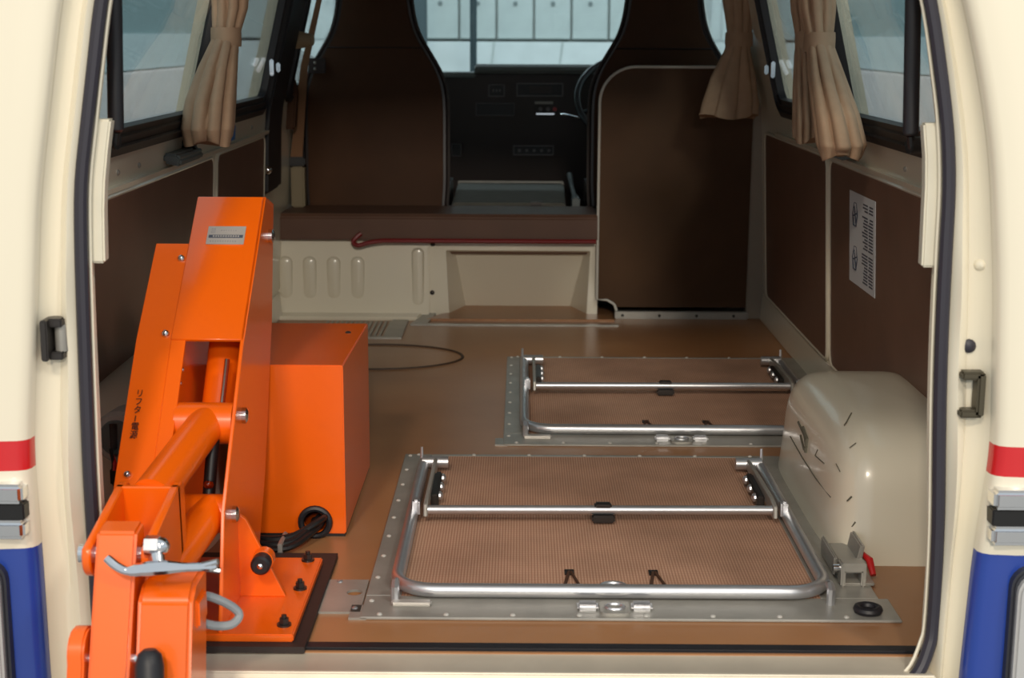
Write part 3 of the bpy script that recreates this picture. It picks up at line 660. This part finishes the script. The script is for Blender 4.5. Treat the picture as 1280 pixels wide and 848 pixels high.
# hanging arm: flat bar between the plates and the square box beside it
hb_ = MB().prism([(1.905, .258), (1.945, .262), (1.95, .20), (1.77, -.20), (1.71, -.20), (1.880, .20)], 'x', -.556, -.503).bevel(.004, 2)
obj('hanging_bar', hb_, ORANGE, L)
obj('hanging_box', MB().prism([(1.872, .176), (1.90, .192), (1.97, .192), (1.90, -.22), (1.745, -.22)], 'x', -.498, -.426).bevel(.006, 3), ORANGE, L)
obj('box_lug', MB().box((-.430, 1.89, .13), (-.421, 1.94, .168)).bevel(.003), ORANGE, L)
pl2 = yz_round(1.865, .108, .034, 20, 190)+[(1.76, -.1), (1.86, -.1)]
obj('lower_link', MB().prism(pl2, 'x', -.582, -.560).bevel(.003, 2), ORANGE, L)
obj('link_pin', MB().cyl((-.586, 1.862, .10), (-.497, 1.862, .10), .009, 12), CHROME, L)
obj('hand_grip', MB().tube([(-.464, 1.765, -.05), (-.470, 1.812, .112), (-.470, 1.816, .126), (-.470, 1.817, .132)], [.0185, .0185, .0150, .008], 18), RUBBER, L)
# chrome locking handle
hd = obj('locking_handle', MB().tube(smooth([(-.534, 1.868, .236), (-.522, 1.866, .226), (-.508, 1.866, .219), (-.49, 1.868, .220), (-.46, 1.87, .222), (-.43, 1.872, .222), (-.405, 1.874, .222), (-.392, 1.874, .224)], 3), [.0055, .006, .0062, .006, .006, .006, .006, .0075, .009, .009, .010, .010, .010, .0085, .007, .006, .006, .0055, .006, .007, .006, .0055], 10), CHROME, L, 'cast chrome locking handle')
obj('clamp_bolt', MB().tube([(-.488, 1.89, .244), (-.470, 1.89, .244)], [.015, .015], 6).dome((-.470, 1.89, .244), (1, -.3, .2), .013, .014), CHROME, L)
obj('handle_stem', MB().cyl((-.468, 1.876, .222), (-.474, 1.89, .244), .009, 12), CHROME, L)
obj('fork_end', MB().tube([(-.41, 1.874, .224), (-.39, 1.87, .231)], [.005, .004], 8).tube([(-.41, 1.874, .221), (-.388, 1.874, .217)], [.005, .004], 8), CHROME, L)
obj('cable_loop', MB().tube(smooth([(-.445, 1.985, .142), (-.425, 1.995, .134), (-.40, 2.0, .119), (-.390, 2.0, .106), (-.400, 1.99, .096), (-.424, 1.98, .099), (-.447, 1.97, .112)], 4), .0062, 10), GREYC, L, 'grey cable loop')

# power box beside the column
pb = thing('power_box', (-.44, 2.87, 0), 'square orange sheet metal power box on the floor beside the lift column', 'power box')
case = obj('case', MB().prism([(2.652, .006), (2.648, .322), (3.095, .314), (3.10, .006)], 'x', -.525, -.317).bevel(.002, 2), ORANGE, pb)
obj('base_strip', MB().box((-.523, 2.656, 0), (-.319, 3.096, .008)), BLACK, pb)
obj('lid_screw', MB().dome((-.345, 2.98, .316), (0, 0, 1), .006, .004, 8), DARKST, pb)
obj('grommet', MB().tube([(-.372+.026*math.cos(a), 2.645, .030+.026*math.sin(a)) for a in [2*math.pi*i/24 for i in range(24)]], .006, 8, closed=True), RUBBER, pb)
cut(case, MB().box((-.521, 2.660, .012), (-.321, 3.090, .308)))      # sheet metal, hollow inside
cut(case, MB().cyl((-.372, 2.75, .034), (-.372, 2.60, .034), .0235, 24))
for k, (dz_, dy_) in enumerate(((.0, 0), (.011, -.012), (.004, -.026), (.018, .004))):
    obj('cable', MB().tube(smooth([(-.375+.008*k, 2.66, .03+dz_*.5), (-.378+.006*k, 2.62, .024+dz_), (-.40, 2.585+dy_, .012+dz_*.7), (-.44, 2.575+dy_, .009+dz_*.6), (-.49, 2.59+dy_, .009+dz_*.6)], 4), .0062, 8), BLACK, pb)
obj('cable_clip', MB().box((-.424, 2.535, .003), (-.416, 2.605, .026)).bevel(.002), ZINC, pb)

# ================================================================== CAB
def seat(xc, label, hw):
    s_ = thing('seat', (xc, 5.2, -.06), label, 'seat')
    # outline of the back, half width over height
    tab = [(.335, hw-.005), (.40, hw), (.66, hw), (.72, hw-.004), (.78, hw-.022), (.84, hw-.058), (.90, hw-.095), (.96, hw-.113), (1.05, hw-.125), (1.16, hw-.135), (1.20, hw-.16)]
    zs = [.335+.865*i/36 for i in range(37)]
    def outl(ins, dz=0):
        l = [(xc-(sm2(z)-ins), z) for z in zs]; r = [(xc+(sm2(z)-ins), z) for z in zs[::-1]]
        return l+r
    def sm2(z): return sum(interp(tab, z+d) for d in (-.02, 0, .02))/3
    def yb(z): return 5.13+.06*(z-.335)
    rings = [[(x, yb(z)+d, z) for x, z in outl(i)] for i, d in ((.030, .004), (.012, .006), (.004, .016), (0, .035), (.004, .10), (.03, .13))]
    obj('backrest', MB().loft(rings), SEATD, s_)
    zs2 = zs
    obj('back_cover', MB().loft([[(x, yb(z)+d, z) for x, z in outl(i)] for i, d in ((.020, .008), (.021, .0), (.028, -.002))]), SEATV, s_, 'brown vinyl back cover')
    obj('cover_seam', MB().tube([(xc-hw+.09, yb(.86)-.001, .86), (xc+hw-.09, yb(.86)-.001, .86)], .003, 6), SEATD, s_)
    obj('side_piping', MB().tube([(x, yb(z)+.012, z) for x, z in outl(.002)], .005, 6), mat('seat_piping', (74, 68, 66), .35), s_, 'grey edge piping')
    obj('cushion', MB().box((xc-hw+.01, 5.22, .26), (xc+hw-.01, 5.72, .42)).bevel(.04, 3), SEATD, s_)
    obj('pedestal', MB().box((xc-hw+.04, 5.16, -.06), (xc+hw-.04, 5.68, .27)).bevel(.01), SEATD, s_)
    return s_
sL = seat(-.492, 'brown high backed seat left of the engine cover, back fully exposed', .248)
sR = seat(.472, 'brown high backed seat standing behind the white edged partition', .25)
hk = obj('hook_plate', MB().box((-.712, 5.134, .775), (-.655, 5.146, .825)).bevel(.003), SEATD, sL)
for z in (.79, .81): obj('screw', MB().dome((-.69, 5.134, z), (0, -1, 0), .005, .004, 8), ZINC, hk)

ec = thing('engine_cover', (-.03, 5.5, .33), 'flat grey matted engine cover between the two seats', 'engine cover')
obj('lid', MB().prism([(-.235, 5.14), (.150, 5.14), (.162, 5.86), (-.245, 5.86)], 'z', .30, .345).bevel(.006), TUNNEL, ec)
obj('hump', MB().box((-.235, 5.125, -.06), (.15, 5.85, .30)), DASH, ec)
obj('lid_edge', MB().box((-.245, 5.855, .335), (.162, 5.872, .352)).bevel(.003), ZINC, ec)
obj('lid_latch', MB().box((.03, 5.125, .338), (.07, 5.15, .350)).bevel(.003), DARKST, ec)
pbk = thing('parking_brake', (.185, 5.25, .3), 'dark parking brake lever between engine cover and right seat', 'lever')
obj('lever', MB().tube([(.185, 5.16, .345), (.175, 5.3, .385), (.170, 5.42, .415)], [.010, .008, .012], 10), DARKST, pbk)
obj('bracket', MB().box((.172, 5.14, .30), (.198, 5.28, .362)).bevel(.005), GREYPL, pbk)

da = thing('dashboard', (0, 6.25, .3), 'dark brown dashboard with radio and switches below the windscreen', 'dashboard')
obj('fascia', MB().prism([(6.22, .28), (6.20, .50), (6.19, .60), (6.185, .755), (6.40, .755), (6.44, .28)], 'x', -.78, .78).bevel(.008), DASH, da)
obj('lower_panel', MB().prism([(6.30, -.06), (6.25, .30), (6.42, .30), (6.44, -.06)], 'x', -.78, .78), DASH, da)
obj('top_pad', MB().prism([(6.165, .757), (6.160, .775), (6.18, .790), (6.40, .775), (6.40, .750), (6.18, .750)], 'x', -.19, .78).bevel(.006, 3), DASHT, da)
obj('top_shelf', MB().prism([(6.17, .735), (6.18, .752), (6.40, .752), (6.40, .730)], 'x', -.78, -.185).bevel(.006, 2), DASHT, da)
LINE = mat('dash_line', (120, 112, 110), .4)
def dframe(name, x0, z0, x1, z1, y=6.187, fill=BLACK, w=.004, par=da):
    f = obj(name, MB().box((x0, y-.006, z0), (x1, y+.01, z1)), fill, par)
    b = MB()
    for a in ((x0, z0, x1, z0+w), (x0, z1-w, x1, z1), (x0, z0, x0+w, z1), (x1-w, z0, x1, z1)): b.box((a[0], y-.009, a[1]), (a[2], y-.004, a[3]))
    obj('bezel', b, LINE, f)
    return f
rd = dframe('radio', -.022, .662, .165, .715)
obj('radio_dial', MB().box((.03, 6.178, .675), (.12, 6.184, .703)), DASH, rd)
for x in (.0, .145): obj('radio_knob', MB().cyl((x, 6.185, .688), (x, 6.165, .688), .009, 12), BLACK, rd)
ck = dframe('switch_panel', -.135, .66, -.070, .71)
for x in (-.115, -.102, -.089): obj('switch', MB().box((x-.003, 6.172, .68), (x+.003, 6.184, .69)), LINE, ck)
dframe('ashtray', -.185, .585, -.03, .635, fill=BLACK, w=.0015)
hv = dframe('heater_panel', -.035, .425, .13, .465, y=6.203)
for i in range(5): obj('heater_lever', MB().box((-.015+.03*i, 6.188, .44), (-.004+.03*i, 6.20, .45)), LINE, hv)
obj('control_label', MB().box((.052, 6.178, .632), (.125, 6.19, .642)), mat('pale_print', (190, 180, 170), .5), da)
for x, m in ((.075, LINE), (.105, LINE), (.132, RED)): obj('knob', MB().cyl((x, 6.19, .612), (x, 6.165, .612), .008, 10), m, da)
obj('slide_lever', MB().box((.058, 6.17, .590), (.130, 6.19, .596)), CHROME, da)
dframe('glove_lock', -.285, .42, -.245, .47, y=6.205, w=.002)

sw = thing('steering_wheel', (.42, 5.95, .62), 'black steering wheel half hidden behind the right seat', 'steering wheel')
cW = Vector((.418, 5.93, .665)); nW = Vector((0, -.75, .66)).normalized(); vW = nW.cross(uX)
rim = [cW+.205*(math.cos(a)*uX+math.sin(a)*vW) for a in [2*math.pi*i/48 for i in range(48)]]
obj('rim', MB().tube(rim, .013, 12, closed=True), mat('wheel_rim', (72, 70, 74), .25, coat=.6), sw)
for a in (200, 340, 270): obj('spoke', MB().tube([cW-nW*.02, cW+.2*(math.cos(R(a))*uX+math.sin(R(a))*vW)], [.014, .009], 8), BLACK, sw)
obj('hub', MB().cyl(cW-nW*.05, cW+nW*.005, .05, 20), BLACK, sw)
obj('column', MB().cyl(cW-nW*.03, cW-nW*.40, .03, 14), BLACK, sw)
obj('shift_lever', MB().tube([(.40, 6.02, .555), (.27, 6.00, .575), (.165, 5.98, .600), (.15, 5.98, .601)], [.006, .005, .005, .003], 8), CHROME, sw, 'chrome column shift lever')

# left cab pillar: post, pad, belt
struct('trim_8', MB().prism([(-.815, .33), (-.775, .33), (-.775, .62), (-.765, .625), (-.79, .95), (-.815, .95)], 'y', 4.87, 4.93).bevel(.004), CREAM)
obj('pillar_pad', MB().prism([(-.785, .60), (-.735, .60), (-.725, .72), (-.740, .78), (-.775, .79), (-.79, .70)], 'y', 4.95, 5.0).bevel(.006), SEATV, None, 'brown padded pillar cover beside the exposed seat back', 'pad')
sb = thing('seat_belt', (-.75, 5.03, .45), 'brown seat belt hanging from a beige anchor beside the left seat', 'seat belt')
obj('webbing', MB().prism([(-.765, .50), (-.725, .50), (-.700, .80), (-.630, 1.10), (-.645, 1.10), (-.724, .80)], 'y', 5.04, 5.046), mat('belt_brown', (120, 82, 50), .7), sb)
obj('buckle', MB().box((-.77, 5.03, .475), (-.715, 5.055, .505)).bevel(.005), BLACK, sb)
obj('retractor', MB().box((-.765, 5.04, .335), (-.72, 5.09, .475)).bevel(.006), mat('retractor_beige', (126, 112, 86), .6), sb)
obj('anchor', MB().tube([(-.706, 4.845, .885), (-.69, 4.84, .885), (-.655, 4.83, .885)], [.028, .026, .018], 14), mat('anchor_beige', (178, 158, 128), .6), sb)
obj('door_knob', MB().dome((-.758, 4.53, .505), (1, -.4, .2), .013, .016, 12), CHROME, None, 'small chrome knob on the left wall board end', 'knob')
struct('trim_9', MB().prism([(-.80, .43), (-.758, .43), (-.752, .62), (-.745, .68), (-.62, 1.2), (-.68, 1.2), (-.80, .62)], 'y', 4.535, 4.80).bevel(.01), RUBBER)

# ================================================================== WALL FITTINGS
for s, yy in ((-1, 3.36), (1, 3.60)):
    hb = thing('grab_handle', (s*.74, yy, .64), 'grey plastic pull handle on the ' + ('left wall below the single curtain' if s < 0 else 'right wall below the paired curtains'), 'handle')
    x = XW(.64)
    obj('grip', MB().prism([(s*x, .632), (s*(x-.036), .624), (s*(x-.040), .640), (s*(x-.030), .652), (s*x, .652)], 'y', yy-.13, yy+.10).bevel(.005), GREYPL, hb)
    obj('mount', MB().cyl((s*x, yy+.06, .66), (s*(x-.03), yy+.06, .66), .012, 12), BLACK, hb)
# paper sticker with drawings and print on the rear right board
xs = lambda z: XW(z)-.0075
st = thing('instruction_sticker', (.76, 3.37, .46), 'white instruction sticker with drawings and fine print on the brown board', 'sticker')
def wq(b, y0, z0, y1, z1, off):
    v = [b.bm.verts.new(((XW(z)-.007-off), y, z)) for y, z in ((y0, z0), (y1, z0), (y1, z1), (y0, z1))]; b.bm.faces.new(v); return b
def slab(y0, z0, y1, z1, off, th):
    b = MB(); b.loft([[(XW(z)-.006-off-t, y, z) for y, z in ((y0, z0), (y1, z0), (y1, z1), (y0, z1))] for t in (0, th)]); return b
YA, YB, ZA, ZB = 3.255, 3.515, .345, .555
obj('paper', slab(YA, ZA, YB, ZB, 0, .001), PAPER, st)
pr_ = MB()
rnd = random.Random(3)
for i in range(26):
    z = .535-i*.0070
    if i in (3, 15): continue
    for y0, y1 in ((3.275, 3.275+rnd.uniform(.03, .045)), (3.325, 3.325+rnd.uniform(.03, .06))):
        pr_.loft([[(XW(zz)-.0071-t, y, zz) for y, zz in ((y0, z), (y1, z), (y1, z+.0035), (y0, z+.0035))] for t in (0, .0004)])
obj('fine_print', pr_, INK, st)
for zc in (.505, .405):
    d = MB()
    d.tube([(XW(zc)-.0075, 3.452+.024*math.cos(a), zc+.030*math.sin(a)) for a in [2*math.pi*i/6 for i in range(6)]], .0016, 4, closed=True)
    d.tube([(XW(zc)-.0075, 3.44, zc-.02), (XW(zc)-.0075, 3.462, zc+.018)], .0018, 4)
    d.tube([(XW(zc)-.0075, 3.436, zc+.004), (XW(zc)-.0075, 3.468, zc-.004)], .0018, 4)
    obj('drawing', d, INK, st)
bs = MB(); bs.loft([[(-(XW(z)-t), y, z) for y, z in ((3.96, .628), (4.05, .628), (4.05, .665), (3.96, .665))] for t in (0, .0015)])
obj('blue_sticker', bs, BLUE, None, 'tiny blue sticker on the left wall under the front window', 'sticker')

# ================================================================== CURTAINS
def curtain(name, spec, folds, seed, label, tie, group=None):
    """spec: (z, x, y, half width x, half width y, turn) from the hem up"""
    c = thing(name, (spec[0][1], spec[0][2], spec[0][0]), label, 'curtain', group)
    rr = random.Random(seed); ph = [rr.uniform(0, 6.28) for _ in range(4)]
    S = []
    for i in range(len(spec)-1):
        for j in range(5):
            t = j/5; t2 = t*t*(3-2*t)
            S.append([a+(b-a)*t2 for a, b in zip(spec[i], spec[i+1])])
    S.append(list(spec[-1]))
    n = 96; rings = []
    zt = tie
    for z, x, y, hx, hy, tw in S:
        pinch = math.exp(-((z-zt)/.035)**2)
        amp = .26*(1-.55*pinch)
        ring = []
        for j in range(n):
            a = 2*math.pi*j/n
            f = abs(math.sin(folds*a/2+ph[0]+.8*math.sin(a+ph[1]+z*3)))
            k = 1-amp*(1-f)**1.6+.05*math.sin(2*a+ph[2])
            px, py = hx*k*math.cos(a), hy*k*math.sin(a)
            ring.append((x+px*math.cos(tw)-py*math.sin(tw), y+px*math.sin(tw)+py*math.cos(tw), z+(.008*math.sin(3*a+ph[3]) if z < spec[0][0]+.01 else 0)))
        rings.append(ring)
    obj('cloth', MB().loft(rings), CURT, c, ang=70)
    z, x, y, hx, hy, tw = min(S, key=lambda q_: abs(q_[0]-zt))
    rg = []
    for dz_, k in ((-.021, 1.04), (-.021, 1.10), (-.010, 1.13), (.010, 1.13), (.021, 1.10), (.021, 1.04)):
        ring = []
        for j in range(40):
            a = 2*math.pi*j/40; px, py = hx*k*math.cos(a)+.0, hy*k*math.sin(a)
            ring.append((x+px*math.cos(tw)-py*math.sin(tw), y+px*math.sin(tw)+py*math.cos(tw), zt+dz_))
        rg.append(ring)
    obj('tieback', MB().loft(rg), CURT, c)
    return c
# (z, x, y, hx, hy, turn)
curtain('curtain', [(.668, -.690, 3.36, .052, .090, .25), (.70, -.690, 3.36, .060, .105, .25), (.76, -.684, 3.38, .056, .10, .25), (.83, -.674, 3.42, .044, .08, .25), (.895, -.664, 3.47, .030, .055, .25), (.96, -.658, 3.50, .042, .075, .25), (1.14, -.65, 3.50, .055, .12, .2)], 7, 2,
        'tied beige curtain at the left side window above the grey pull handle', .895)
curtain('curtain', [(.655, .672, 3.22, .046, .080, -.25), (.68, .672, 3.22, .056, .095, -.25), (.74, .664, 3.25, .052, .09, -.25), (.82, .654, 3.32, .042, .07, -.25), (.890, .646, 3.37, .030, .050, -.25), (.96, .640, 3.38, .042, .065, -.25), (1.14, .630, 3.40, .05, .10, -.2)], 7, 5,
        'fuller beige curtain of the tied pair, nearer the white instruction sticker', .890, 'paired window curtains')
curtain('curtain', [(.660, .682, 3.66, .034, .06, -.2), (.70, .682, 3.66, .036, .07, -.2), (.78, .676, 3.66, .032, .065, -.2), (.86, .672, 3.67, .026, .05, -.2), (.895, .670, 3.68, .020, .040, -.2), (.96, .664, 3.68, .028, .05, -.2), (1.14, .650, 3.68, .034, .08, -.2)], 8, 8,
        'slimmer beige curtain of the tied pair, nearer the partition', .893, 'paired window curtains')
curtain('curtain', [(.660, .634, 4.72, .098, .040, .12), (.70, .638, 4.72, .094, .040, .12), (.78, .644, 4.72, .074, .034, .1), (.86, .655, 4.72, .042, .028, .05), (.895, .660, 4.72, .037, .026, 0), (.96, .658, 4.72, .046, .03, 0), (1.14, .645, 4.72, .07, .035, 0)], 8, 11,
        'beige curtain tied over the top corner of the brown partition', .893)

# ================================================================== THE HALL OUTSIDE
struct('ground', MB().box((-14, -6, -.70), (14, 24, -.60)), HGROUND)
wf_ = struct('wall_far', MB().box((-9, 12.10, -.60), (9, 12.4, 5.0)), CONC)
pm = MB().box((-.138, 0, 0), (.138, .10, 2.2)).bevel(.008, 1).mesh('concrete_panel'); pm.materials.append(CONC)
for i in range(-9, 10): piece('concrete_panel', pm, (-.055+.29*i, 12.02, .875), wf_)
dot = MB().cyl((0, 0, 0), (0, .01, 0), .018, 10).mesh('tie_hole'); dot.materials.append(mat('tie_hole_grey', (110, 118, 118), .9))
for i in range(-5, 6): piece('tie_hole', dot, (-.055+.29*i, 12.014, 1.145), wf_)
pl_ = struct('plinth', MB().box((-9, 11.80, -.60), (9, 12.02, .855)).bevel(.01), CONCL, wf_)
for k, x in enumerate((-1.3, -.30, .22, 1.2)): obj('joint', MB().prism([(x, .2), (x+.012, .2), (x+.092, .855), (x+.08, .855)], 'y', 11.79, 11.80), CONC, wf_)
obj('barrier_post', MB().cyl((-.300, 9.5, -.60), (-.300, 9.5, 2.2), .022, 14), POST, None, 'thin dark post standing before the concrete wall, seen through the windscreen', 'post')
obj('glass_post', MB().box((-.80, 11.2, -.60), (-.69, 11.28, 2.4)).bevel(.01), POST, None, 'blue grey square post at the concrete wall beside the left seat', 'post')
for s, nm in ((-1, 'far_left'), (1, 'far_right')):
    wl = struct('wall_'+nm, MB().box((s*2.25, 2.0, -.6), (s*2.4, 11.6, 2.0)), HWALL)
    struct('low_wall', MB().box((s*2.20, 2.0, -.6), (s*2.25, 11.6, .69)).bevel(.008), HLOW, wl)
    struct('band', MB().box((s*2.23, 2.0, .70), (s*2.25, 11.6, .905)), HBAND, wl)
